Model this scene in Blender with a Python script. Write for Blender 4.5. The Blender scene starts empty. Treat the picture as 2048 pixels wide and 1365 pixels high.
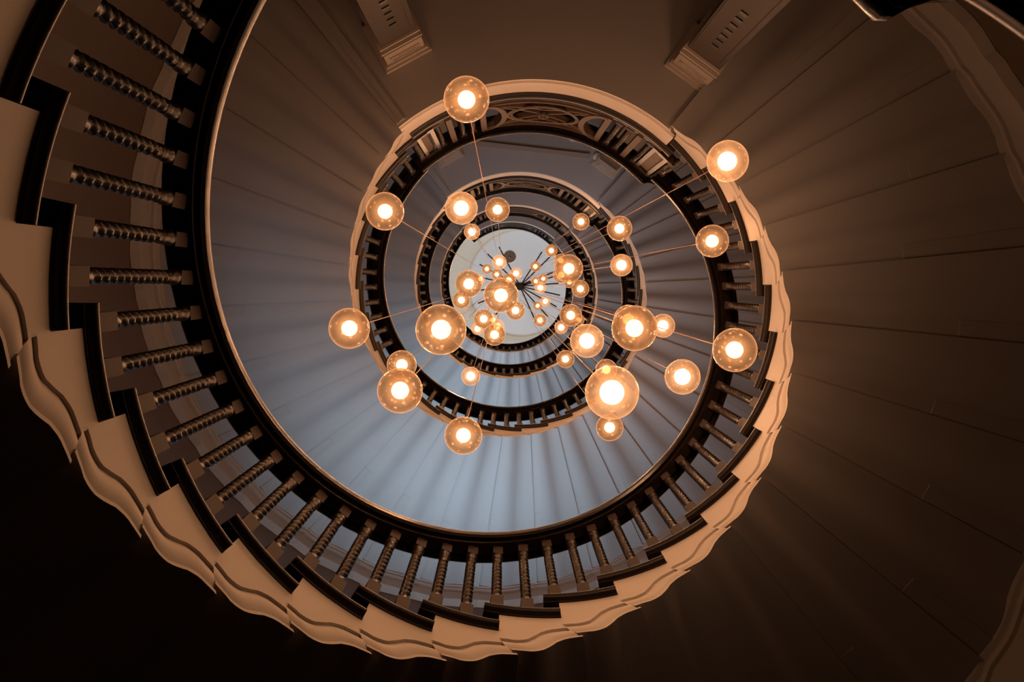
import bpy, bmesh, math, random
from mathutils import Vector, Matrix
random.seed(7)
S = 1.15                      # metres per well radius
SC = bpy.context.scene
COL = SC.collection

# ------------------------------------------------------------------ camera
F_PX = 1808.9
MC = ((0.99994792, 0.0, -0.01020547), (-0.00066866, 0.99785130, -0.06551600), (0.01018354, 0.06551941, 0.99779933))
CX, CY = -0.14344812, -0.05650688
cam = bpy.data.cameras.new('camera')
cam.sensor_width = 36.0
cam.lens = F_PX / 2048 * 36.0
cam.clip_start = 0.05
cam.clip_end = 200
camo = bpy.data.objects.new('camera', cam)
COL.objects.link(camo)
r0, r1, r2 = (Vector(r) for r in MC)
m3 = Matrix((r0, -r1, -r2)).transposed()
camo.matrix_world = Matrix.Translation((CX * S, CY * S, 0)) @ m3.to_4x4()
SC.camera = camo

# ------------------------------------------------------------------ world, colour, light levels
SC.view_settings.view_transform = 'Standard'
SC.view_settings.look = 'None'
SC.view_settings.exposure = 0.0
SC.view_settings.gamma = 1.0
SC.view_settings.use_curve_mapping = False
w = bpy.data.worlds.new('world'); SC.world = w
w.use_nodes = True
w.node_tree.nodes['Background'].inputs[0].default_value = (0.55, 0.68, 0.85, 1)
w.node_tree.nodes['Background'].inputs[1].default_value = 0.05
WIN_POWER = 28.0        # W of daylight per window
TOP_POWER = 26.0        # W of daylight per window under the ceiling
BULB_W = 9.6            # W per globe
BULB_COL = (1.0, 0.56, 0.33)
SKY_COL = (0.56, 0.80, 0.97)

# ------------------------------------------------------------------ helpers
def P(r, th, z):
    a = math.radians(th)
    return Vector((S * r * math.cos(a), S * r * math.sin(a), S * z))

def mat(name, col, rough=0.6, metal=0.0, noise=0.0, nscale=8.0, bump=0.0, bscale=60.0, spec=0.5):
    m = bpy.data.materials.new(name); m.use_nodes = True
    nt = m.node_tree; b = nt.nodes['Principled BSDF']
    b.inputs['Base Color'].default_value = (*col, 1)
    b.inputs['Roughness'].default_value = rough
    b.inputs['Metallic'].default_value = metal
    b.inputs['Specular IOR Level'].default_value = spec
    tc = nt.nodes.new('ShaderNodeTexCoord')
    if noise > 0:
        n = nt.nodes.new('ShaderNodeTexNoise'); n.inputs['Scale'].default_value = nscale
        n.inputs['Detail'].default_value = 5
        nt.links.new(tc.outputs['Object'], n.inputs['Vector'])
        mx = nt.nodes.new('ShaderNodeMix'); mx.data_type = 'RGBA'
        mx.inputs[6].default_value = (*[c * (1 - noise) for c in col], 1)
        mx.inputs[7].default_value = (*[min(1, c * (1 + noise)) for c in col], 1)
        nt.links.new(n.outputs['Fac'], mx.inputs[0])
        nt.links.new(mx.outputs[2], b.inputs['Base Color'])
    if bump > 0:
        n2 = nt.nodes.new('ShaderNodeTexNoise'); n2.inputs['Scale'].default_value = bscale
        nt.links.new(tc.outputs['Object'], n2.inputs['Vector'])
        bp = nt.nodes.new('ShaderNodeBump'); bp.inputs['Strength'].default_value = bump
        bp.inputs['Distance'].default_value = 0.01
        nt.links.new(n2.outputs['Fac'], bp.inputs['Height'])
        nt.links.new(bp.outputs['Normal'], b.inputs['Normal'])
    return m

M_STONE = mat('painted_stone', (0.315, 0.305, 0.315), 0.75, noise=0.05, nscale=5, bump=0.05, bscale=40)
M_STRING = mat('cream_plaster', (0.70, 0.645, 0.59), 0.6, noise=0.05, nscale=6, bump=0.04, bscale=50)
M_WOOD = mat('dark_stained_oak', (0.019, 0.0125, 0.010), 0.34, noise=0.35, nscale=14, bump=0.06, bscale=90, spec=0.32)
M_BLOCK = mat('matt_oak_block', (0.036, 0.023, 0.020), 0.65, noise=0.3, nscale=22, spec=0.2)  # lighter and more matt than the shaft oak
M_POST = mat('lit_oak_post', (0.120, 0.082, 0.062), 0.6, noise=0.3, nscale=22, spec=0.25)  # oak lightened so posts and lattice carry lamplight in their colour
M_WALL = mat('brown_panelling', (0.085, 0.058, 0.045), 0.6, noise=0.12, nscale=7)
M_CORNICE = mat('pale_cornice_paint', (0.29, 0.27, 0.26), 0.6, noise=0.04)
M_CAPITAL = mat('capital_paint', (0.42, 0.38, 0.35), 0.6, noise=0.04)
M_CEIL = mat('ceiling_paint', (0.80, 0.80, 0.80), 0.8, noise=0.02)
M_COVE = mat('cove_paint', (0.83, 0.77, 0.64), 0.8, noise=0.03)
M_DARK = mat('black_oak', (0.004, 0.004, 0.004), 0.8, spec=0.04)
M_RAIL = mat('polished_dark_rail', (0.011, 0.0075, 0.006), 0.26, noise=0.3, nscale=14, spec=0.3)
M_LEAF = mat('carved_leaf_oak', (0.11, 0.085, 0.070), 0.5, noise=0.35, nscale=30, spec=0.3)
M_IRON = mat('black_bronze', (0.030, 0.032, 0.034), 0.4, metal=0.6)
M_CABLE = mat('copper_cable', (0.42, 0.20, 0.10), 0.45, metal=0.7)
M_FLOOR = mat('brown_floor_tiles', (0.12, 0.09, 0.07), 0.5, noise=0.3, nscale=3)
M_FRAME = mat('white_window_paint', (0.75, 0.75, 0.74), 0.5)
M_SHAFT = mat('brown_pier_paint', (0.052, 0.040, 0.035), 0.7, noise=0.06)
M_PIPE = mat('painted_conduit', (0.30, 0.27, 0.25), 0.5)
M_WHITE = mat('white_plastic', (0.75, 0.72, 0.68), 0.4)

def m_pane():
    m = bpy.data.materials.new('window_glass'); m.use_nodes = True
    nt = m.node_tree; nt.nodes.clear()
    o = nt.nodes.new('ShaderNodeOutputMaterial'); mx = nt.nodes.new('ShaderNodeMixShader')
    t = nt.nodes.new('ShaderNodeBsdfTransparent'); g = nt.nodes.new('ShaderNodeBsdfGlossy')
    g.inputs['Roughness'].default_value = 0.05
    mx.inputs[0].default_value = 0.06
    nt.links.new(t.outputs[0], mx.inputs[1]); nt.links.new(g.outputs[0], mx.inputs[2])
    nt.links.new(mx.outputs[0], o.inputs[0]); return m
M_PANE = m_pane()

def m_globe(name, base, rim, spots, tint, gloss):
    """blown glass: clear body, amber glow painted into the glass skin as emission, with a bright painted rim"""
    m = bpy.data.materials.new(name); m.use_nodes = True
    nt = m.node_tree; nt.nodes.clear(); N = nt.nodes.new; L = nt.links.new
    o = N('ShaderNodeOutputMaterial')
    tc = N('ShaderNodeTexCoord'); oi = N('ShaderNodeObjectInfo')
    ad = N('ShaderNodeVectorMath'); ad.operation = 'ADD'
    sc = N('ShaderNodeMath'); sc.operation = 'MULTIPLY'; sc.inputs[1].default_value = 37.0
    L(oi.outputs['Random'], sc.inputs[0]); L(tc.outputs['Object'], ad.inputs[0]); L(sc.outputs[0], ad.inputs[1])
    vo = N('ShaderNodeTexVoronoi'); vo.inputs['Scale'].default_value = 30.0; L(ad.outputs[0], vo.inputs['Vector'])
    sp = N('ShaderNodeMapRange'); sp.inputs[1].default_value = 0.10; sp.inputs[2].default_value = 0.26
    sp.inputs[3].default_value = spots; sp.inputs[4].default_value = 0.0
    L(vo.outputs['Distance'], sp.inputs[0])
    no = N('ShaderNodeTexNoise'); no.inputs['Scale'].default_value = 16.0; L(ad.outputs[0], no.inputs['Vector'])
    mr = N('ShaderNodeMapRange'); mr.inputs[1].default_value = 0.3; mr.inputs[2].default_value = 0.75
    mr.inputs[3].default_value = 0.75; mr.inputs[4].default_value = 1.3; L(no.outputs['Fac'], mr.inputs[0])
    lw = N('ShaderNodeLayerWeight'); lw.inputs[0].default_value = 0.5
    pw = N('ShaderNodeMath'); pw.operation = 'POWER'; pw.inputs[1].default_value = 5.0; L(lw.outputs['Facing'], pw.inputs[0])
    rm = N('ShaderNodeMath'); rm.operation = 'MULTIPLY'; rm.inputs[1].default_value = rim; L(pw.outputs[0], rm.inputs[0])
    a1 = N('ShaderNodeMath'); a1.operation = 'ADD'; L(mr.outputs[0], a1.inputs[0]); L(sp.outputs[0], a1.inputs[1])
    a2 = N('ShaderNodeMath'); a2.operation = 'ADD'; L(a1.outputs[0], a2.inputs[0]); L(rm.outputs[0], a2.inputs[1])
    mu = N('ShaderNodeMath'); mu.operation = 'MULTIPLY'; mu.inputs[1].default_value = base; L(a2.outputs[0], mu.inputs[0])
    em = N('ShaderNodeEmission'); em.inputs[0].default_value = (1.0, 0.42, 0.17, 1); L(mu.outputs[0], em.inputs[1])
    tr = N('ShaderNodeBsdfTransparent'); tr.inputs[0].default_value = (*tint, 1)
    gl = N('ShaderNodeBsdfGlossy'); gl.inputs[1].default_value = 0.08
    fr = N('ShaderNodeFresnel'); fr.inputs[0].default_value = 1.45
    fm = N('ShaderNodeMath'); fm.operation = 'MULTIPLY'; fm.inputs[1].default_value = gloss; L(fr.outputs[0], fm.inputs[0])
    ge = N('ShaderNodeNewGeometry'); bk = N('ShaderNodeMath'); bk.operation = 'SUBTRACT'; bk.inputs[0].default_value = 1.0; L(ge.outputs['Backfacing'], bk.inputs[1])
    fb = N('ShaderNodeMath'); fb.operation = 'MULTIPLY'; L(fm.outputs[0], fb.inputs[0]); L(bk.outputs[0], fb.inputs[1])
    mx = N('ShaderNodeMixShader'); L(fb.outputs[0], mx.inputs[0]); L(tr.outputs[0], mx.inputs[1]); L(gl.outputs[0], mx.inputs[2])
    ash = N('ShaderNodeAddShader'); L(mx.outputs[0], ash.inputs[0]); L(em.outputs[0], ash.inputs[1])
    L(ash.outputs[0], o.inputs[0]); return m
M_GLOBE = m_globe('amber_blown_glass', 0.20, 5.0, 4.0, (0.55, 0.43, 0.31), 0.6)
M_PALE = m_globe('pale_blown_glass', 0.32, 2.6, 1.2, (0.75, 0.65, 0.54), 0.6)
M_SMOKE = m_globe('smoky_glass_painted_glints', 0.012, 1.0, 8.0, (0.40, 0.34, 0.30), 1.0)  # unlit, but glints of nearby lamps are painted in as faint emission

def m_emit(name, col, s):
    m = bpy.data.materials.new(name); m.use_nodes = True
    nt = m.node_tree; nt.nodes.clear()
    o = nt.nodes.new('ShaderNodeOutputMaterial'); e = nt.nodes.new('ShaderNodeEmission')
    e.inputs[0].default_value = (*col, 1); e.inputs[1].default_value = s
    nt.links.new(e.outputs[0], o.inputs[0]); return m
M_CORE = m_emit('lit_lamp_core', (1.0, 0.80, 0.58), 5.0)

def m_halo():
    m = bpy.data.materials.new('painted_glow_halo'); m.use_nodes = True
    nt = m.node_tree; nt.nodes.clear()
    o = nt.nodes.new('ShaderNodeOutputMaterial'); e = nt.nodes.new('ShaderNodeEmission')
    e.inputs[0].default_value = (1.0, 0.50, 0.22, 1)
    lw = nt.nodes.new('ShaderNodeLayerWeight'); lw.inputs[0].default_value = 0.5      # soft lamp glow painted as emission on an added sphere, strongest face-on
    iv = nt.nodes.new('ShaderNodeMath'); iv.operation = 'SUBTRACT'; iv.inputs[0].default_value = 1.0; nt.links.new(lw.outputs['Facing'], iv.inputs[1])
    pw = nt.nodes.new('ShaderNodeMath'); pw.operation = 'POWER'; pw.inputs[1].default_value = 3.5; nt.links.new(iv.outputs[0], pw.inputs[0])
    ml = nt.nodes.new('ShaderNodeMath'); ml.operation = 'MULTIPLY'; ml.inputs[1].default_value = 0.85; nt.links.new(pw.outputs[0], ml.inputs[0])
    nt.links.new(ml.outputs[0], e.inputs[1])
    t = nt.nodes.new('ShaderNodeBsdfTransparent'); a = nt.nodes.new('ShaderNodeAddShader')
    nt.links.new(t.outputs[0], a.inputs[0]); nt.links.new(e.outputs[0], a.inputs[1])
    nt.links.new(a.outputs[0], o.inputs[0]); return m
M_HALO = m_halo()

def link(name, me, parent=None):
    o = bpy.data.objects.new(name, me); COL.objects.link(o)
    if parent is not None:
        o.parent = parent
        o.matrix_parent_inverse = Matrix.Translation(-parent.location) if False else Matrix.Identity(4)
    return o

def mesh_of(name, verts, faces, m, smooth=False, recalc=True):
    me = bpy.data.meshes.new(name)
    me.from_pydata([tuple(v) for v in verts], [], faces)
    me.materials.append(m)
    if recalc:
        bm = bmesh.new(); bm.from_mesh(me)
        bmesh.ops.recalc_face_normals(bm, faces=bm.faces)
        bm.to_mesh(me); bm.free()
    if smooth:
        for p in me.polygons: p.use_smooth = True
        try: me.set_sharp_from_angle(angle=math.radians(38))
        except Exception: pass
    me.update()
    return me

def tag(o, label, cat, group=None, kind=None):
    if label: o['label'] = label
    if cat: o['category'] = cat
    if group: o['group'] = group
    if kind: o['kind'] = kind
    return o

def empty(name, loc, label, cat, group=None):
    o = bpy.data.objects.new(name, None); COL.objects.link(o)
    o.location = loc; o.empty_display_size = 0.1
    return tag(o, label, cat, group)

def child(name, me, parent):
    """mesh in world coordinates, parented to an empty standing at parent.location"""
    o = bpy.data.objects.new(name, me); COL.objects.link(o)
    o.parent = parent
    loc = Vector(parent.location)
    q = parent.parent
    while q is not None:
        loc += Vector(q.location); q = q.parent
    o.location = -loc
    return o

def copy_child(src, name, parent, loc, rz=0.0):
    o = src.copy() if isinstance(src, bpy.types.Object) else bpy.data.objects.new(name, src)
    o.name = name; COL.objects.link(o); o.parent = parent
    o.location = loc; o.rotation_euler = (0, 0, rz)
    return o

class MB:
    def __init__(s): s.v = []; s.f = []
    def add(s, vs, fs):
        b = len(s.v); s.v += [tuple(v) for v in vs]; s.f += [tuple(i + b for i in f) for f in fs]
    def sweep(s, rings, closed=True, caps=True):
        n = len(rings[0]); vs = [p for r in rings for p in r]; fs = []
        for i in range(len(rings) - 1):
            for j in range(n if closed else n - 1):
                a = i * n + j; b = i * n + (j + 1) % n
                fs.append((a, b, b + n, a + n))
        if caps and closed:
            fs.append(tuple(range(n))[::-1]); fs.append(tuple(range((len(rings) - 1) * n, len(rings) * n)))
        s.add(vs, fs)
    def cyl_box(s, ra, rb, ta, tb, za, zb, n=1):
        rings = []
        for i in range(n + 1):
            t = ta + (tb - ta) * i / n
            rings.append([P(ra, t, za), P(rb, t, za), P(rb, t, zb), P(ra, t, zb)])
        s.sweep(rings)
    def box(s, c, ax, ay, az):
        c, ax, ay, az = map(Vector, (c, ax, ay, az))
        vs = [c + sx * ax + sy * ay + sz * az for sz in (-1, 1) for sy in (-1, 1) for sx in (-1, 1)]
        s.add(vs, [(0, 1, 3, 2), (4, 6, 7, 5), (0, 4, 5, 1), (2, 3, 7, 6), (0, 2, 6, 4), (1, 5, 7, 3)])
    def tube(s, pts, rad, n=8):
        pts = [Vector(p) for p in pts]; rings = []
        for i, p in enumerate(pts):
            d = (pts[min(i + 1, len(pts) - 1)] - pts[max(i - 1, 0)]).normalized()
            u = d.cross(Vector((0.3, 0.1, 1)) if abs(d.z) < 0.95 else Vector((1, 0, 0))).normalized(); v = d.cross(u)
            r = rad[i] if isinstance(rad, (list, tuple)) else rad
            rings.append([p + r * (math.cos(2 * math.pi * k / n) * u + math.sin(2 * math.pi * k / n) * v) for k in range(n)])
        s.sweep(rings)
    def lathe(s, c, prof, n=16):
        c = Vector(c)
        s.sweep([[c + Vector((r * math.cos(2 * math.pi * k / n), r * math.sin(2 * math.pi * k / n), z)) for k in range(n)] for r, z in prof])
    def mesh(s, name, m, smooth=False): return mesh_of(name, s.v, s.f, m, smooth)

# ------------------------------------------------------------------ stair layout (units of the well radius)
RS = 0.1324                       # rise of a step
D1 = 11.27                        # turn of a step
RW = 2.10                         # outer wall
def flight_tips(th0, z0, n, d=D1, first=None):
    L = [(th0 - d * k, z0 + RS * k) for k in range(n + 1)]
    if first: L[0] = first
    return L
FL = {}
FL[1] = flight_tips(185.93 + 4 * D1, 1.4254 - 4 * RS, 25)
FL[2] = flight_tips(233.88, 4.4494, 25, first=(231.0, 4.40))
FL[3] = flight_tips(234.87, 8.1431, 25, first=(231.5, 8.06))
FL[4] = flight_tips(234.87, 8.1431 + 3.60, 25, first=(231.5, 11.66))
FL[0] = [(-50.2 + 11.27 * k, 0.81 - RS * k) for k in range(6)][::-1]
ZL = {n: FL[n][-1][1] + 0.075 for n in FL}       # underside of each landing
DECK = 0.355
RL = {0: 1.0, 1: 1.0, 2: 1.0, 3: 1.03, 4: 1.06}
ZCEIL = 17.8

# ------------------------------------------------------------------ stone step
def ogee(t):
    pts = ((0, .030), (.10, .018), (.22, .000), (.36, -.006), (.50, .004), (.64, .016), (.78, .018), (.90, .010), (1, 0))
    for (a, b), (c, d) in zip(pts, pts[1:]):
        if t <= c:
            u = (t - a) / (c - a); u = u * u * (3 - 2 * u); return b + (d - b) * u
    return 0.0
def og_s(t):
    # smooth interpolation of the ogee through its key heights
    k = [ogee(min(1, max(0, t + e))) for e in (-.03, 0, .03)]
    return sum(k) / 3 if 0.04 < t < 0.96 else ogee(t)

def stone_mesh(a, b, nt=16):
    (t0, z0), (t1, z1) = a, b
    d = t0 - t1; zt = z0 + 0.293
    soff = [1.012, 1.03, 1.11, 1.25, 1.5, 1.8, RW - 0.004]
    rings = []
    for i in range(nt + 1):
        t = i / nt
        zb = z0 + (z1 - z0) * t + og_s(t)
        tb = t0 - d * t; tt = tb + 0.28 * D1
        def Q(r, z):
            fr = max(0, min(1, (z - z0 - (z1 - z0) * t) / .095))
            return P(r, tb + (tt - tb) * fr, z)
        ring = [Q(RW - 0.004, zt), Q(1.0, zt), Q(1.0, max(zb + .1, z0 + (z1 - z0) * t + .095)), Q(1.0, zb + .082), Q(1.0, zb + .079), Q(1.009, zb + .078), Q(1.006, zb + .070), Q(1.001, zb + .058),
                Q(1.000, zb + .042), Q(1.003, zb + .028), Q(1.008, zb + .017), Q(1.012, zb + .010), Q(.998, zb + .009), Q(.998, zb)]
        ring += [Q(r, zb) for r in soff]
        rings.append(ring)
    mb = MB(); mb.sweep(rings)
    me = mesh_of('step', mb.v, mb.f, M_STONE, True)
    me.materials.append(M_STRING)
    m_ = len(rings[0])
    for p in me.polygons:                     # the string face and its moulding are painted cream
        if p.index >= m_ * nt or 1 <= p.index % m_ <= 12: p.material_index = 1
    return me

def patch_mesh(a, b, rs):
    (t0, z0), (t1, z1) = a, b; d = t0 - t1; rings = []
    for i in range(6):
        t = 0.015 + 0.19 * i / 5
        zb = z0 + (z1 - z0) * t + og_s(t)
        rings.append([P(rs, t0 - d * t, zb + .002), P(RW - .01, t0 - d * t, zb + .002), P(RW - .01, t0 - d * t, zb - .005), P(rs, t0 - d * t, zb - .003)])
    mb = MB(); mb.sweep(rings); return mb.mesh('repair_strip', M_STONE)

TREAD_SEC = [(RW - .004, -0.030), (1.004, -0.030), (0.996, -0.030), (0.994, -0.024), (0.984, -0.022), (0.979, -0.018), (0.975, -0.012), (0.975, -0.007), (0.978, -0.002), (0.984, 0.000), (RW - .004, 0.000)]
def tread_mesh(a, b):
    (t0, z0), (t1, z1) = a, b
    zt = z0 + 0.323; ta = t0 + 0.54 * D1; tb = t1 + 0.29 * D1
    mb = MB(); n = 8
    mb.sweep([[P(r, ta + (tb - ta) * i / n, zt + z) for r, z in TREAD_SEC] for i in range(n + 1)])
    return mb.mesh('tread', M_WOOD, True)

FLIGHT_LABEL = {
    0: 'short dark run of stairs below the lowest landing at the top right edge',
    1: 'lowest and largest stair flight, pale scalloped string glowing orange around the bottom',
    2: 'second stair flight up, soffit grey-blue at the bottom and brown at right',
    3: 'third stair flight up, smaller ring of steps around the hanging globes',
    4: 'topmost stair flight, smallest dark ring just below the round ceiling'}
for n, T in FL.items():
    if n == 0: continue
    e = empty('stair_flight', P(1.5, T[0][0], T[0][1]), FLIGHT_LABEL[n], 'staircase', 'curving stair flights')
    for k in range(len(T) - 1):
        st = child('step', stone_mesh(T[k], T[k + 1], 16 if n < 3 else 8), e)
        tr = child('tread', tread_mesh(T[k], T[k + 1]), st); tr.location = (0, 0, 0)
        if n < 3:
            pt = child('repair_strip', patch_mesh(T[k], T[k + 1], random.uniform(1.5, 1.68)), st); pt.location = (0, 0, 0)

# ------------------------------------------------------------------ landings
def landing_span(n):
    ta = FL[n][-1][0]
    tb = FL[n + 1][0][0] - 360 if n + 1 in FL else -129.0
    return ta, tb
LAND_LABEL = {0: 'unseen lowest landing behind the top edge', 1: 'lowest visible landing with flat brown soffit at top centre',
              2: 'second landing up, with a conduit and smoke detector under it', 3: 'third landing up, bluish narrow fascia',
              4: 'topmost landing, thin bluish fascia right below the ceiling'}
LSEC = [(RW - .004, 0.000), (1.030, 0.000), (0.998, 0.000), (0.998, 0.010), (1.013, 0.011), (1.008, 0.018), (1.003, 0.030), (1.003, 0.045), (1.009, 0.062), (1.013, 0.074), (1.014, 0.083), (1.000, 0.084), (1.000, 0.088), (1.000, 0.290), (RW - .004, 0.290)]
NSEC = [(RW - .004, 0.291), (1.003, 0.291), (0.997, 0.293), (0.995, 0.303), (0.988, 0.308), (0.982, 0.317), (0.978, 0.328), (0.978, 0.342), (0.982, 0.351), (0.988, 0.355), (RW - .004, 0.355)]
BSEC = [(1.050, 0.356), (0.984, 0.356), (0.978, 0.366), (0.984, 0.376), (0.984, 0.405), (0.990, 0.420), (1.040, 0.420)]
def ring_sweep(sec, ta, tb, z, rl, n=40, slant=0):
    mb = MB()
    mb.sweep([[P(r + (rl - 1) if r < 1.5 else r, ta + (tb - ta) * i / n + (slant * D1 * .28 * min(1, dz / .095) if i == 0 else 0), z + dz) for r, dz in sec] for i in range(n + 1)]); return mb
for n in range(1, 5):
    ta, tb = landing_span(n)
    e = empty('landing', P(1.5, (ta + tb) / 2, ZL[n]), LAND_LABEL[n], 'landing', 'stair landings')
    me = ring_sweep(LSEC, ta, tb, ZL[n], RL[n], 40, 1).mesh('landing_slab', M_STONE, True)
    me.materials.append(M_STRING)
    m_ = len(LSEC)
    for p in me.polygons:
        if p.index < m_ * 40 and 2 <= p.index % m_ <= 12: p.material_index = 1
    child('slab', me, e)
    child('nosing', ring_sweep(NSEC, ta + .54 * D1, tb + 1.5, ZL[n], RL[n]).mesh('landing_nosing', M_WOOD, True), e)
    # moulded beam where the next flight springs
    mb = MB()
    mb.sweep([[P(r, tb + a, ZL[n] + z) for a, z in ((0, .02), (0, -.012), (1.2, -.012), (1.2, -.022), (2.6, -.022), (2.6, -.008), (3.1, -.008), (3.1, .02))] for r in (1.012 + RL[n] - 1, 1.5, RW - .01)])
    child('edge_beam', mb.mesh('edge_beam', M_STONE), e)

# ------------------------------------------------------------------ balusters
def baluster_mesh(L, zblk, topblk, wood):
    """square foot, bell neck, barley-twist shaft, collar, square head; origin at the foot"""
    hb = 0.0235; ht = 0.0215
    mb = MB()
    fz = zblk
    mb.box((0, 0, fz / 2), (hb, 0, 0), (0, hb, 0), (0, 0, fz / 2))
    tz = L - topblk
    mb.box((0, 0, tz + topblk / 2), (ht, 0, 0), (0, ht, 0), (0, 0, topblk / 2))
    nb = len(mb.f)
    prof = [(.0225, fz - .002), (.0205, fz + .004), (.0165, fz + .012), (.0175, fz + .020)]
    z0, z1 = fz + .022, tz - .085
    n = 64; seg = 14; rings = []
    for r, z in prof: rings.append([(r * math.cos(2 * math.pi * k / seg), r * math.sin(2 * math.pi * k / seg), z) for k in range(seg)])
    turns = (z1 - z0) / 0.088
    for i in range(n + 1):
        z = z0 + (z1 - z0) * i / n; ph = 2 * math.pi * turns * i / n
        edge = min(1, i / 3, (n - i) / 3)
        rg = []
        for k in range(seg):
            a = 2 * math.pi * k / seg
            c = math.cos(2 * (a - ph))
            rg.append(((.0172 + edge * .0046 * c) * math.cos(a), (.0172 + edge * .0046 * c) * math.sin(a), z))
        rings.append(rg)
    for r, z in ((.0175, tz - .083), (.021, tz - .078), (.021, tz - .072), (.018, tz - .068), (.0185, tz - .045), (.0195, tz - .040), (.0235, tz - .030), (.0245, tz - .020), (.0245, tz - .006), (.021, tz)):
        rings.append([(r * math.cos(2 * math.pi * k / seg), r * math.sin(2 * math.pi * k / seg), z) for k in range(seg)])
    mb.sweep(rings)
    me = mesh_of('baluster', mb.v, mb.f, wood, True)
    me.materials.append(M_BLOCK)
    for i, p in enumerate(me.polygons):
        if i < nb: p.material_index = 1
    return me
RB = 1.002
BASE = 0.323
TOPA, TOPB = .970, 1.036
bal_a = baluster_mesh((TOPA - BASE) * S, .095 * S, .088 * S, M_WOOD)
bal_b = baluster_mesh((TOPB - BASE) * S, .095 * S, .088 * S, M_WOOD)
L_TOP = 1.13                      # underside of landing rail above landing soffit
bal_l = baluster_mesh((L_TOP - .42) * S, .06 * S, .06 * S, M_WOOD)

RAIL_SEC = [(0.970, 0.000), (1.018, 0.000), (1.018, 0.020), (1.034, 0.020), (1.038, 0.004), (1.050, 0.004), (1.058, 0.020), (1.062, 0.045), (1.052, 0.068), (1.027, 0.083), (0.992, 0.088), (0.962, 0.082), (0.947, 0.068), (0.940, 0.050), (0.938, 0.034), (0.942, 0.016), (0.951, 0.008), (0.958, 0.012), (0.960, 0.022), (0.965, 0.022), (0.967, 0.006)]
RAIL_R0 = RAIL_SEC
def rail_mesh(path, rl=1.0):
    mb = MB(); mb.sweep([[P(r + rl - 1, th, z + dz) for r, dz in RAIL_SEC] for th, z in path])
    return mb.mesh('handrail', M_RAIL, True)

def tipline(T, th):
    """height of the pitch line at angle th"""
    (a, za), (b, zb) = T[1], T[-1]
    return za + (th - a) / (b - a) * (zb - za)

RAILH = 1.016
BAL_LABEL = {0: 'dark balustrade running off the right edge past the handrail knee at the top right corner',
             1: 'large dark balustrade of the lowest flight sweeping from the left edge round the bottom',
             2: 'dark balustrade of the second flight, middle ring of twisted balusters',
             3: 'small dark balustrade ring of the third flight',
             4: 'smallest dark balustrade ring of the topmost flight against the cream ceiling cove'}
LB_LABEL = {0: 'dark handrail ending in a pointed knee at the top right corner',
            1: 'landing balustrade with oval wreath and crossed lattice at top centre',
            2: 'landing balustrade with small lattice panel on the second landing up',
            3: 'thin dark landing balustrade on the third landing up',
            4: 'thinnest landing balustrade edging the round ceiling at its top'}
KNEE = 8.5                         # the landing rail runs on past the last nosing, then drops
for n in range(0, 5):
    T = FL[n]
    e = empty('stair_balustrade', P(RB, T[0][0], T[0][1]), BAL_LABEL[n], 'balustrade', 'balustrades of the stair flights')
    el = Vector(e.location)
    last = T[-1][0]
    for k in range(len(T) - 1):
        t0, z0 = T[k]
        d = t0 - T[k + 1][0]
        for dt, me in ((3.7, bal_a), (-2.0, bal_b)):
            th = T[k][0] + dt if k > 0 or n == 0 else T[1][0] + D1 + dt
            zz = z0 + BASE
            copy_child(me, 'baluster', e, P(RB, th, zz) - el, math.radians(th))
    # handrail path: from the lower landing, up the pitch, to the knee
    ts = T[0][0] if n else T[0][0] + 2
    te = last + KNEE
    path = []
    m = 90
    for i in range(m + 1):
        th = ts + (te - ts) * i / m
        path.append((th, tipline(T, th) + RAILH))
    child('handrail', rail_mesh(path), e)

# ---- landing balustrades
def cyl_bar(mb, pts, wid, ra, rb, rl=0.0):
    """bar of width wid (z/arc) following (theta, z) points on the cylinder between radii ra and rb"""
    q = [(math.radians(t) * 1.0, z) for t, z in pts]; rings = []
    for i, (s_, z) in enumerate(q):
        a = q[max(i - 1, 0)]; b = q[min(i + 1, len(q) - 1)]
        dx, dz = b[0] - a[0], b[1] - a[1]; l = math.hypot(dx, dz) or 1
        nx, nz = -dz / l * wid / 2, dx / l * wid / 2
        rings.append([P(ra + rl, math.degrees(s_ + nx), z + nz), P(rb + rl, math.degrees(s_ + nx), z + nz), P(rb + rl, math.degrees(s_ - nx), z - nz), P(ra + rl, math.degrees(s_ - nx), z - nz)])
    mb.sweep(rings)
def seg(a, b, n=8): return [(a[0] + (b[0] - a[0]) * i / n, a[1] + (b[1] - a[1]) * i / n) for i in range(n + 1)]

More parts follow.
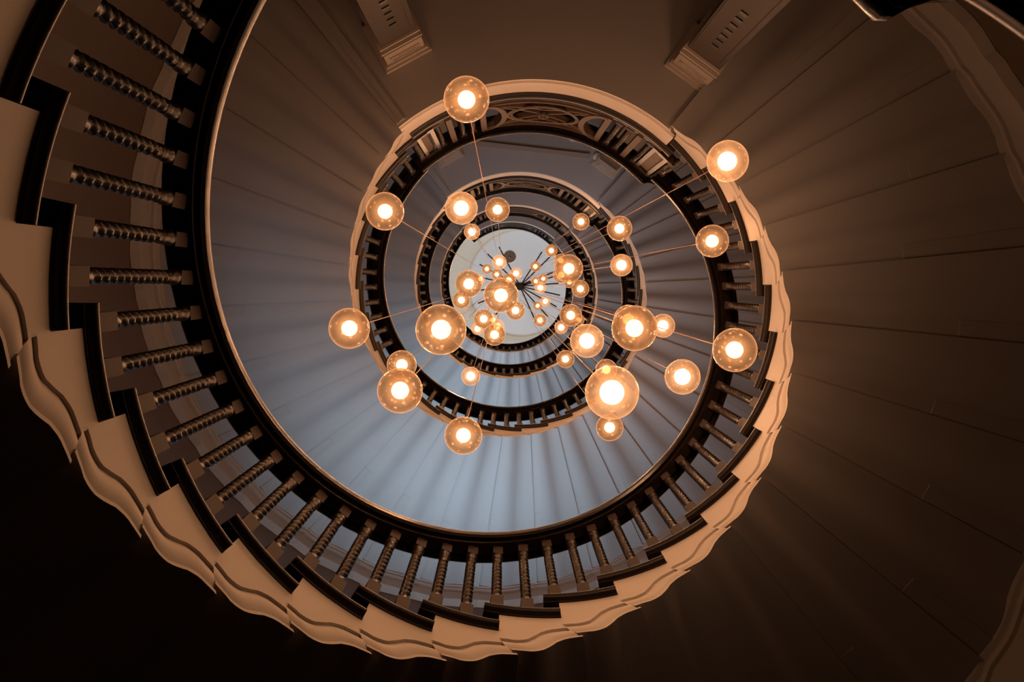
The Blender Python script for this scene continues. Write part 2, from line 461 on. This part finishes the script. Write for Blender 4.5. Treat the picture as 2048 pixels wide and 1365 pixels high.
for n in range(0, 5):
    ta, tb = landing_span(n)
    z = ZL[n]; rl = RL[n] - 1 - .022
    off = 0.0
    zlo, zhi = z + .42, z + L_TOP
    e = empty('landing_balustrade', P(RB, (ta + tb) / 2, z + .3), LB_LABEL[n], 'balustrade', 'balustrades of the landings')
    el = Vector(e.location)
    # handrail: level, with the knee dropping to the flight rail on the arrival side
    zr = z + L_TOP
    path = [(tb - 2.0, zr - .0)] + [(tb + (ta - tb) * i / 36, zr) for i in range(37)]
    low = tipline(FL[n], ta + KNEE) + RAILH
    path += [(ta + KNEE * .5, zr), (ta + KNEE - 3.2, zr), (ta + KNEE - 1.2, zr - .005), (ta + KNEE - .3, zr - .04), (ta + KNEE, zr - .5 * (zr - low)), (ta + KNEE + .8, low + .07), (ta + KNEE + 2.2, low + .006)]
    child('handrail', rail_mesh(path, RL[n]), e)
    if n == 0: continue
    child('base_rail', ring_sweep(BSEC, ta + 3.5, tb + 1.5, z, RL[n]).mesh('base_rail', M_WOOD, True), e)
    c = -85.2
    # posts
    for th in (c - 19.6, c + 19.6, c - 30.4, c + 30.4):
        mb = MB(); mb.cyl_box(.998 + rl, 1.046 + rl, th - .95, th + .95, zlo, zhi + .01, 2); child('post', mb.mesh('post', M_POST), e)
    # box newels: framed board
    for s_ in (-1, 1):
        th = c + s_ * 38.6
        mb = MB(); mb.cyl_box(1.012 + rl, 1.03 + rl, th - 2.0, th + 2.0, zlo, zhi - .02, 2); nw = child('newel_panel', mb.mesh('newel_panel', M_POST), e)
        mb = MB()
        for x in (-2.35, 2.35): mb.cyl_box(1.0 + rl, 1.045 + rl, th + x - .65, th + x + .65, zlo, zhi, 1)
        mb.cyl_box(1.0 + rl, 1.045 + rl, th - 1.7, th + 1.7, zhi - .07, zhi, 2)
        mb.cyl_box(1.0 + rl, 1.045 + rl, th - 1.7, th + 1.7, zlo, zlo + .05, 2)
        fr = child('newel_frame', mb.mesh('newel_frame', M_WOOD), nw); fr.location = (0, 0, 0)
    for th in (c - 23.2, c - 26.8, c + 23.2, c + 26.8, c - 34.4, c + 34.4, c - 42.6, c + 42.6):
        copy_child(bal_l, 'baluster', e, P(RB + RL[n] - 1, th, zlo) - el, math.radians(th))
    # lattice panel
    hw = 18.6; zm = (zlo + zhi) / 2; hz = (zhi - zlo) / 2
    mb = MB()
    cyl_bar(mb, seg((c - hw, zlo + .03), (c + hw, zlo + .03), 24), .02, 1.0, 1.04, rl)
    cyl_bar(mb, seg((c - hw, zhi - .03), (c + hw, zhi - .03), 24), .02, 1.0, 1.04, rl)
    for s_ in (-1, 1):
        for o_ in (0, .09):
            cyl_bar(mb, seg((c - hw, zm - s_ * (hz - .05)), (c + hw, zm + s_ * (hz - .05)), 24) if o_ == 0 else
                    seg((c - hw, zm - s_ * (hz - .05)), (c, zm - s_ * (hz - .05) * .42), 12) + seg((c, zm - s_ * (hz - .05) * .42), (c + hw, zm - s_ * (hz - .05)), 12)[1:], .015, 1.0, 1.03, rl)
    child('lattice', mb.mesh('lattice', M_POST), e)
    for s_ in (-1, 1):
        mb = MB()
        arc = [(c + s_ * (19.2 - 6.6 * math.sin(math.pi * i / 16)), zm - (hz - .02) * math.cos(math.pi * i / 16)) for i in range(17)]
        cyl_bar(mb, arc, .032, .996, 1.046, rl); child('end_arch', mb.mesh('end_arch', M_POST), e)
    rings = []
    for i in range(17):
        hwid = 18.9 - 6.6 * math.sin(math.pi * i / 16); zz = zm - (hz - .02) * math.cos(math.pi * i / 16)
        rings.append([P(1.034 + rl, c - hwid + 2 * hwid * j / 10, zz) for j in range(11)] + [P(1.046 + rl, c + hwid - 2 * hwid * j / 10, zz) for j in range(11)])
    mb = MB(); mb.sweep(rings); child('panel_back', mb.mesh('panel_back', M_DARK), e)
    # wreath of leaves
    mb = MB()
    NW = 84
    for i in range(NW):
        a = 2 * math.pi * i / NW
        for o_ in (-1, 1):
            th = c + (11.0 + o_ * .35) * math.cos(a); zz = zm + (hz * .62 + o_ * .014) * math.sin(a)
            ctr = P(1.012 + rl, th, zz)
            ux = P(1, th + 90, 0) - P(0, 0, 0); ux.normalize(); uz = Vector((0, 0, 1)); ur = P(1, th, 0).normalized()
            tdir = (-11.0 * math.radians(1) * math.sin(a) * ux + hz * .62 * math.cos(a) * uz).normalized()
            sd = tdir.cross(ur)
            dr = (tdir * .8 + sd * o_ * .6).normalized(); sw = dr.cross(ur)
            lf = .026
            b = ctr - ur * .012
            vs = [b - dr * lf, b + sw * .010 - ur * .006, b + dr * lf, b - sw * .010 - ur * .006, b + ur * .012]
            mb.add(vs, [(0, 1, 3), (1, 2, 3), (0, 4, 1), (1, 4, 2), (2, 4, 3), (3, 4, 0)])
    child('wreath', mb.mesh('wreath', M_LEAF), e)
    mb = MB()
    for i in range(8):
        a = math.pi * i / 4
        th = c + 1.5 * math.cos(a); zz = zm + .04 * math.sin(a)
        mb.lathe(P(.998 + rl, th, zz) - Vector((0, 0, .012)), [(.002, 0), (.014, .006), (.014, .018), (.002, .024)], 8)
    mb.lathe(P(.992 + rl, c, zm) - Vector((0, 0, .014)), [(.002, 0), (.017, .007), (.017, .021), (.002, .028)], 10)
    child('rosette', mb.mesh('rosette', M_LEAF, True), e)

# ------------------------------------------------------------------ piers under the landings
PIER_LABEL = {(1, 0): 'large square pier with key-pattern capital at top left of centre',
              (1, 1): 'large square pier with key-pattern capital at top right of centre',
              (2, 0): 'pier capital left under the second landing, beside the conduit end',
              (2, 1): 'pier capital right under the second landing, beside the smoke detector',
              (3, 0): 'small pier capital at left under the third landing', (3, 1): 'small pier capital at right under the third landing'}
for n in (1, 2, 3):
    for i_, th in enumerate((-118.2, -54.6)):
        zt = ZL[n]; zb = ZL[n - 1] + DECK
        e = empty('pier', P(1.33, th, zb), PIER_LABEL[(n, i_)], 'pier', 'square piers under the landings')
        ur = P(1, th, 0).normalized(); ux = Vector((-ur.y, ur.x, 0)); uz = Vector((0, 0, 1))
        def bx(mb, r, hw, hd, za, zz):
            mb.box(ur * (S * r) + uz * (S * (za + zz) / 2), ux * (S * hw), ur * (S * hd), uz * (S * (zz - za) / 2))
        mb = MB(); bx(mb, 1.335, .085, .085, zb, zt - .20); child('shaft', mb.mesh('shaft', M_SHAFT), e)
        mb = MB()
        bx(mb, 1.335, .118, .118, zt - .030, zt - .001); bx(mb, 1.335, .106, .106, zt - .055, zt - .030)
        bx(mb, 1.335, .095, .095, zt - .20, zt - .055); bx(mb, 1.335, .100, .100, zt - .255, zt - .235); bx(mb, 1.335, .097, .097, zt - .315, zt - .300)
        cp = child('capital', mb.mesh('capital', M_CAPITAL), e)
        mb = MB()     # key ornament on the face
        for (x, zz, hw, hz) in ((0, -.075, .075, .006), (-.069, -.105, .006, .036), (0, -.135, .075, .006), (.069, -.120, .006, .015), (.01, -.110, .045, .006), (-.04, -.118, .006, .012)):
            mb.box(ur * (S * 1.239) + ux * (S * x) + uz * (S * (zt + zz)), ux * (S * hw), ur * (S * .004), uz * (S * hz))
        k = child('key_ornament', mb.mesh('key_ornament', M_CAPITAL), cp); k.location = (0, 0, 0)
        for q in range(7):
            mb = MB(); mb.box(ur * (S * 1.2495) + uz * (S * (zt - .52 - q * .075)), ux * (S * .016), ur * (S * .004), uz * (S * .014))
            child('slot_ornament', mb.mesh('slot_ornament', M_IRON), e)
        for x in (-.07, .07):
            mb = MB(); mb.box(ur * (S * 1.249) + ux * (S * x) + uz * (S * (zt - .85)), ux * (S * .006), ur * (S * .004), uz * (S * .45))
            child('edge_bead', mb.mesh('edge_bead', M_SHAFT), e)

# ------------------------------------------------------------------ fittings under the second landing
z2 = ZL[2]
mb = MB(); a, b = Vector((-.427, -1.242, 0)), Vector((.60, -1.128, 0))
dv = (b - a).normalized(); nv = Vector((-dv.y, dv.x, 0))
mid = (a + b) / 2
mb.box(mid * S + Vector((0, 0, (z2 - .020) * S)), dv * (S * (b - a).length / 2), nv * (S * .018), Vector((0, 0, S * .0195)))
co = link('conduit', mb.mesh('conduit', M_PIPE)); tag(co, 'grey conduit running under the second landing soffit', 'conduit')
mb = MB(); mb.lathe(Vector((.665, -1.122, z2 - .045)) * S, [(.02, 0), (.036, .006), (.042, .02), (.045, .035), (.045, .051)], 20)
sd = link('smoke_detector', mb.mesh('smoke_detector', M_WHITE, True)); tag(sd, 'round smoke detector at the right end of the conduit', 'smoke detector')
mb = MB(); mb.lathe(Vector((.463, -1.30, z2 - .035)) * S, [(.01, 0), (.03, .005), (.045, .018), (.052, .03), (.055, .0395)], 20)
sl = link('ceiling_light', mb.mesh('ceiling_light', M_WHITE, True)); tag(sl, 'small unlit dome light on the second landing soffit behind the conduit', 'light')

# ------------------------------------------------------------------ room shell
ZF = -1.30
mb = MB(); NF = 72
mb.add([P(2.35, 360 * i / NF, ZF) for i in range(NF)] + [P(2.35, 360 * i / NF, ZF - .15) for i in range(NF)],
       [tuple(range(NF)), tuple(range(NF, 2 * NF))[::-1]] + [(i, (i + 1) % NF, NF + (i + 1) % NF, NF + i) for i in range(NF)])
tag(link('floor', mb.mesh('floor', M_FLOOR)), 'dark floor far below the camera', 'floor', kind='structure')

# ceiling with a round raised panel
DC = (.215, -.03); DR = 1.03
mb = MB(); NC = 96
def circ(cx, cy, r, z): return [Vector((S * (cx + r * math.cos(2 * math.pi * i / NC)), S * (cy + r * math.sin(2 * math.pi * i / NC)), S * z)) for i in range(NC)]
rings = [circ(0, 0, 2.35, ZCEIL + .9), circ(0, 0, 2.35, ZCEIL - .0), circ(.1, -.015, 1.55, ZCEIL), circ(*DC, 1.22, ZCEIL + .03), circ(*DC, DR + .10, ZCEIL + .10), circ(*DC, DR + .04, ZCEIL + .16), circ(*DC, DR + .04, ZCEIL + .20), circ(*DC, DR, ZCEIL + .20)]
mb.sweep(rings, caps=False)
ce = link('ceiling', mb.mesh('ceiling', M_COVE, True)); tag(ce, 'cream ceiling with a round sunk edge at the top of the well', 'ceiling', kind='structure')
mb = MB(); r_ = circ(*DC, DR + .003, ZCEIL + .202); r2_ = circ(*DC, DR + .003, ZCEIL + .26)
mb.sweep([r_, r2_]); ds = link('ceiling_disc', mb.mesh('ceiling_disc', M_CEIL)); ds.name = 'trim_1'
tag(ds, 'pale grey round ceiling panel behind the globes', 'ceiling panel', kind='structure')

# walls in four quarters with window openings
WINS = []
for n in (1, 2, 3):
    for th in (84, 112, 140, 168):  # the two leftmost angles are added windows, unseen, to brighten the left soffits
        zc = tipline(FL[n], th) + 1.15
        WINS.append((th - 10, th + 10, zc - .75, zc + .75))
for th in (30, 78, 108, 138, 190, 240, 300, 345):
    WINS.append((th - 10, th + 10, 15.85, 17.1))
def wall(name, t0, t1, label):
    mb = MB(); st = 4
    n = int((t1 - t0) / st)
    for i in range(n):
        a = t0 + st * i; b = a + st
        holes = sorted((zl, zh) for (x, y, zl, zh) in WINS if a % 360 < y - .01 and b % 360 > x + .01 or (a % 360 < y - .01 and (b % 360 == 0) and 360 > x))
        zz = ZF
        for zl, zh in holes + [(ZCEIL + .9, None)]:
            mb.cyl_box(RW, RW + .2, a, b, zz, zl)
            zz = zh
    o = link(name, mb.mesh(name, M_WALL)); tag(o, label, 'wall', kind='structure')
wall('wall_right', -44, 44, 'curved brown wall at the right, behind the flights')
wall('wall_front', 44, 132, 'curved brown panelled wall at the bottom, glimpsed through balusters')
wall('wall_left', 132, 220, 'curved brown panelled wall at the left, seen through the balusters')
wall('wall_back', 220, 316, 'curved brown wall at the top, behind the landings')

for i, (x, y, zl, zh) in enumerate(WINS):
    mb = MB()
    fr = .03
    mb.cyl_box(RW + .05, RW + .11, x, x + 1, zl, zh, 1); mb.cyl_box(RW + .05, RW + .11, y - 1, y, zl, zh, 1)
    mb.cyl_box(RW + .05, RW + .11, x, y, zl, zl + fr, 6); mb.cyl_box(RW + .05, RW + .11, x, y, zh - fr, zh, 6)
    zc = (zl + zh) / 2; tc = (x + y) / 2
    mb.cyl_box(RW + .06, RW + .10, x, y, zc - .012, zc + .012, 6)
    mb.cyl_box(RW + .06, RW + .10, tc - .4, tc + .4, zl, zh, 1)
    o = link('window_%d' % (i + 1), mb.mesh('window', M_FRAME))
    tag(o, 'unseen white framed window in the curved outer wall', 'window', 'windows of the outer wall', 'structure')
    mb = MB(); mb.cyl_box(RW + .078, RW + .082, x + .5, y - .5, zl + .01, zh - .01, 6)
    p_ = link("pane", mb.mesh("pane", M_PANE), o)
    L = bpy.data.lights.new('daylight', 'AREA'); L.shape = 'RECTANGLE'
    L.size = S * RW * math.radians(y - x) * .95; L.size_y = S * (zh - zl) * .95
    L.energy = (WIN_POWER if tc < 130 else WIN_POWER * (.4 if tc < 150 else .25)) if zl < 15 else TOP_POWER
    L.color = SKY_COL if zl < 15 else (0.9, 0.94, 1.0)
    lo = bpy.data.objects.new('daylight', L); COL.objects.link(lo)
    if zl < 15: L.spread = math.radians(66); L.size_y = S * 1.1
    lo.location = P(RW + .42, tc, zc - (.35 if zl < 15 else 0))
    up_ = 6.0 if zl < 15 else 0.2                # low windows: steep upward aim added to brighten the soffits above
    lo.rotation_euler = (-P(1, tc, 0) + Vector((0, 0, up_))).to_track_quat('-Z', 'Z').to_euler()

# cornice between soffit and wall, one length per flight
CSEC = [(RW - .003, .03), (RW - .06, .03), (RW - .06, -.012), (RW - .045, -.022), (RW - .052, -.04), (RW - .045, -.055), (RW - .03, -.06), (RW - .03, -.20), (RW - .045, -.21), (RW - .045, -.235), (RW - .02, -.25), (RW - .003, -.26)]
CL = {1: 'pale moulded cornice under the lowest flight at the right edge', 2: 'pale moulded cornice seen through the left balusters',
      3: 'pale cornice of the third flight', 4: 'pale cornice of the topmost flight'}
for n in (1, 2, 3, 4):
    T = FL[n]; mb = MB(); rings = []
    for k in range(len(T) - 1):
        for j in range(8):
            t = j / 8
            th = T[k][0] + (T[k + 1][0] - T[k][0]) * t
            z = T[k][1] + (T[k + 1][1] - T[k][1]) * t + og_s(t) * .7
            rings.append([P(r, th, z + dz) for r, dz in CSEC])
    mb.sweep(rings)
    tag(link('trim_%d' % (n + 1), mb.mesh('cornice', M_CORNICE)), CL[n], 'cornice', kind='structure')

# ------------------------------------------------------------------ chandelier
F = F_PX
R3 = Matrix(MC)                                   # world -> camera
def ray(u, v):
    d = Vector(((u - 1024) / F, (v - 682.5) / F, 1.0)); return R3.transposed() @ d
def at_z(u, v, z):
    d = ray(u, v); q = z / d.z
    return Vector((CX + d.x * q, CY + d.y * q, z))
ZA = 16.2
HUB = at_z(1040, 573, ZA)
ARMS = [(998, 494), (975, 508), (959, 529), (948, 552), (936, 583), (956, 607), (991, 630), (1084, 504), (1106, 508), (1127, 536), (1127, 548), (1117, 567), (1120, 591), (1113, 614), (1096, 634), (1072, 645), (1060, 562)]
ch = empty('chandelier_frame', HUB * S, 'black hub of thin radiating arms under the round ceiling', 'chandelier')
mb = MB(); mb.lathe(HUB * S - Vector((0, 0, .04)), [(.03, 0), (.07, .01), (.085, .04), (.085, .07), (.04, .09)], 20)
child('hub', mb.mesh('hub', M_IRON, True), ch)
mb = MB(); mb.tube([HUB * S, Vector((HUB.x * S, HUB.y * S, (ZCEIL + .203) * S))], .02, 10); child('stem', mb.mesh('stem', M_IRON, True), ch)
for (u, v) in ARMS:
    t = at_z(u, v, ZA)
    mb = MB(); a = HUB * S; b = t * S
    dr = (b - a).normalized(); sd_ = Vector((-dr.y, dr.x, 0)); mid = (a + b) / 2
    mb.box(mid, dr * ((b - a).length / 2), sd_ * .014, Vector((0, 0, .014)))
    child('arm', mb.mesh('arm', M_IRON), ch)

GD = 0.153                         # globe diameter
G = [  # u, v, apparent diameter, kind, label
 (933, 199, 90, 'a', 'glowing amber globe overlapping the landing fascia at top left, highest in the photo'),
 (1455, 322.5, 82, 'p', 'very bright globe with wide white centre at far upper right over the pale string'),
 (770, 423, 75.4, 'a', 'bright globe over the left side of the second string, upper left'),
 (922.5, 416.5, 65, 'p', 'bright mid-sized globe upper left, just left of a smaller speckled globe'),
 (995, 419.5, 48.6, 'a', 'darker amber speckled globe at top centre in front of the narrow landing rails'),
 (944, 464, 32, 'p', 'small pale globe crossed by a cable, below the bright upper left globe'),
 (1162, 443.6, 33.7, 'a', 'small amber globe at upper right inside the second landing rail'),
 (1239, 457.3, 50, 'a', 'amber globe with clear bubbles at upper right on the third flight string'),
 (1243, 530.7, 44.5, 'p', 'pale pinkish globe right of centre, below the bubbled amber globe'),
 (1424.5, 482.5, 65, 'a', 'amber globe over the right handrail of the second flight, above mid-height'),
 (698.5, 657.2, 81.5, 'a', 'large amber globe farthest left, over the left string of the second flight'),
 (882, 659.7, 101.5, 'a', 'second largest globe, deep amber, left of centre'),
 (803.5, 730.5, 59.3, 'a', 'globe half hidden behind the big amber globe at lower left'),
 (800, 781.7, 91, 'a', 'big deep amber globe at lower left, in front of another globe'),
 (926.7, 871.7, 76, 'a', 'amber globe lowest in the photo, at bottom left of centre'),
 (941.5, 752.8, 38, 'p', 'small pale globe beside a long cable, lower left of centre'),
 (1002, 591.2, 69.5, 'a', 'large amber globe nearest the centre of the ceiling, covering the hub arms'),
 (937.5, 568.1, 54.3, 'a', 'amber globe left of the central large globe'),
 (922.7, 600.6, 35, 'a', 'small speckled globe tucked below the amber globe at centre left'),
 (967.4, 638.3, 39.6, 'a', 'upper left globe of the tight cluster below the central globe'),
 (989, 669.9, 44, 'a', 'frontmost lowest globe of the tight cluster below the central globe'),
 (994.3, 653.8, 29, 'p', 'pale globe peeping out behind the frontmost cluster globe, at its upper right'),
 (985.5, 640.6, 21.5, 'p', 'tiny pale globe wedged between the globes of the lower cluster'),
 (955, 658.2, 24.7, 'p', 'small pale globe at the lower left of the cluster below centre'),
 (1031, 621.4, 37.8, 'a', 'speckled globe at the lower right edge of the large central globe'),
 (1017.5, 560.6, 27, 'a', 'small globe half hidden behind the top right of the central globe'),
 (1032, 547.3, 24, 'p', 'small pale globe just above the hub, right of the half hidden one'),
 (993.7, 549.1, 21, 'a', 'small globe above the central globe, between two other small globes'),
 (973.8, 538.3, 20, 'a', 'tiny amber globe at the tip of an upper left arm'),
 (998.6, 524.5, 29, 'p', 'bright whitish small globe touching the dark unlit globe'),
 (1019.6, 513.5, 25, 'd', 'dark smoky unlit globe above the centre'),
 (960.5, 558.3, 19, 'p', 'tiny pale globe peeping out right of the amber globe at centre left'),
 (1070.7, 533.3, 21.3, 'a', 'tiny globe hanging over the upper right arms'),
 (1102.6, 501.6, 24.8, 'a', 'small amber globe at the end of an upper right arm'),
 (1121.8, 521.4, 27, 'a', 'small globe mostly hidden behind the upper left of the right-hand amber globe'),
 (1086.5, 557.6, 19, 'a', 'upper globe of the three touching tiny globes right of the hub'),
 (1071.5, 562.8, 18.6, 'a', 'left globe of the three touching tiny globes right of the hub'),
 (1080.8, 576, 23.2, 'p', 'lower globe of the three touching tiny globes right of the hub'),
 (1122.3, 550.3, 33, 'a', 'globe hidden behind the lower left of the right-hand amber globe'),
 (1137.7, 537.5, 56.7, 'a', 'large amber globe right of the hub, in front of hidden globes'),
 (1138.7, 564.2, 22, 'a', 'tiny globe below the right-hand large amber globe'),
 (1160.8, 578.1, 35, 'a', 'speckled globe in front of the second dark globe at right'),
 (1173, 572, 26, 'd', 'dark smoky globe behind a lit speckled globe, right of centre'),
 (1090.8, 603, 21, 'p', 'tiny pale globe on the lower right arms, the right one of two'),
 (1075.3, 612, 18.6, 'a', 'tiny amber globe on the lower right arms, the left one of two'),
 (1080, 641, 26, 'a', 'small globe below right of the hub, over the ceiling cove'),
 (1141.4, 631.1, 44.8, 'a', 'amber globe right of centre just above a large pale globe'),
 (1157, 640.0, 24, 'a', 'tiny globe peeping out behind the lower right of an amber globe'),
 (1122.3, 655.3, 26.6, 'p', 'small pale globe at lower right over the balustrade ring'),
 (1174, 682.2, 68, 'p', 'bright large globe with white centre, lower right of the hub'),
 (1131, 718.7, 36, 'a', 'small globe below the bright large globe, over the grey soffit'),
 (1269, 657, 91.5, 'a', 'very large amber globe at right, covering another globe behind it'),
 (1256.7, 639, 58, 'a', 'globe almost wholly hidden behind the very large right globe'),
 (1326, 652, 48, 'p', 'pale globe crossed by a cable, right of the very large globe'),
 (1212.5, 740.0, 43.5, 'a', 'globe peeping out above the biggest globe at lower right'),
 (1224, 785.7, 108.5, 'p', 'biggest and palest globe, at lower right'),
 (1219.3, 855.7, 55, 'a', 'globe directly below the biggest globe'),
 (1365, 754.3, 71.3, 'p', 'bright whitish globe at right, lower right of the pale one'),
 (1469.5, 700.5, 88.5, 'a', 'large amber globe farthest right, in front of the right balusters'),
]
def sphere_mesh(name, rad, m, sub, zs=1.0, z0=0.0):
    bm = bmesh.new(); bmesh.ops.create_icosphere(bm, subdivisions=sub, radius=rad)
    for v in bm.verts: v.co.z = v.co.z * zs + z0
    me = bpy.data.meshes.new(name); bm.to_mesh(me); bm.free(); me.materials.append(m)
    for p in me.polygons: p.use_smooth = True
    return me
RG = GD * S / 2
glob_me = {k: sphere_mesh('globe', RG, m, 4) for k, m in (('a', M_GLOBE), ('p', M_PALE), ('d', M_SMOKE))}
core_me = {'a': sphere_mesh('lamp', RG * .39, M_CORE, 3, 1.25, .05 * RG), 'p': sphere_mesh('lamp', RG * .46, M_CORE, 3, 1.15, .05 * RG), 'd': sphere_mesh('lamp', RG * .2, M_BLOCK, 2)}
halo_me = sphere_mesh('glow_halo', RG * .86, M_HALO, 3, 1.1, .05 * RG)
MB_cap = MB(); MB_cap.lathe((0, 0, RG * .96), [(.006, -.004), (.017, .0), (.017, .03), (.006, .042)], 12)
cap_me = MB_cap.mesh('cap', M_CABLE, True)
cab_cache = {}
for (u, v, d, kind, label) in G:
    z = min(F * GD / d, 15.6)
    dd = ray(u, v).normalized() * 1.0
    # apparent size gives the distance along the view axis
    pos = at_z(u, v, z)
    e = empty('pendant_lamp', pos * S, label, 'pendant lamp', 'blown glass pendant globes of the chandelier')
    g = copy_child(glob_me[kind], 'globe', e, (0, 0, 0))
    if kind != 'd':
        h = copy_child(halo_me, 'glow_halo', g, (0, 0, 0))
    c_ = copy_child(core_me[kind], 'lamp', g, (0, 0, 0))
    copy_child(cap_me, 'cap', e, (0, 0, 0))
    top = (ZCEIL + .2) * S if math.hypot(pos.x - DC[0], pos.y - DC[1]) < DR - .02 else ZCEIL * S
    mb = MB(); mb.tube([Vector((0, 0, RG)), Vector((0, 0, top - pos.z * S))], .0028, 6)
    copy_child(mb.mesh('cable', M_CABLE, True), 'cable', e, (0, 0, 0))
    if kind != 'd':
        L = bpy.data.lights.new('bulb_light', 'POINT'); L.energy = BULB_W * (2.7 if kind == 'p' else 1.0)
        L.color = BULB_COL; L.shadow_soft_size = RG * .56
        lo = bpy.data.objects.new('bulb_light', L); COL.objects.link(lo); lo.parent = e; lo.location = (0, 0, .05 * RG)
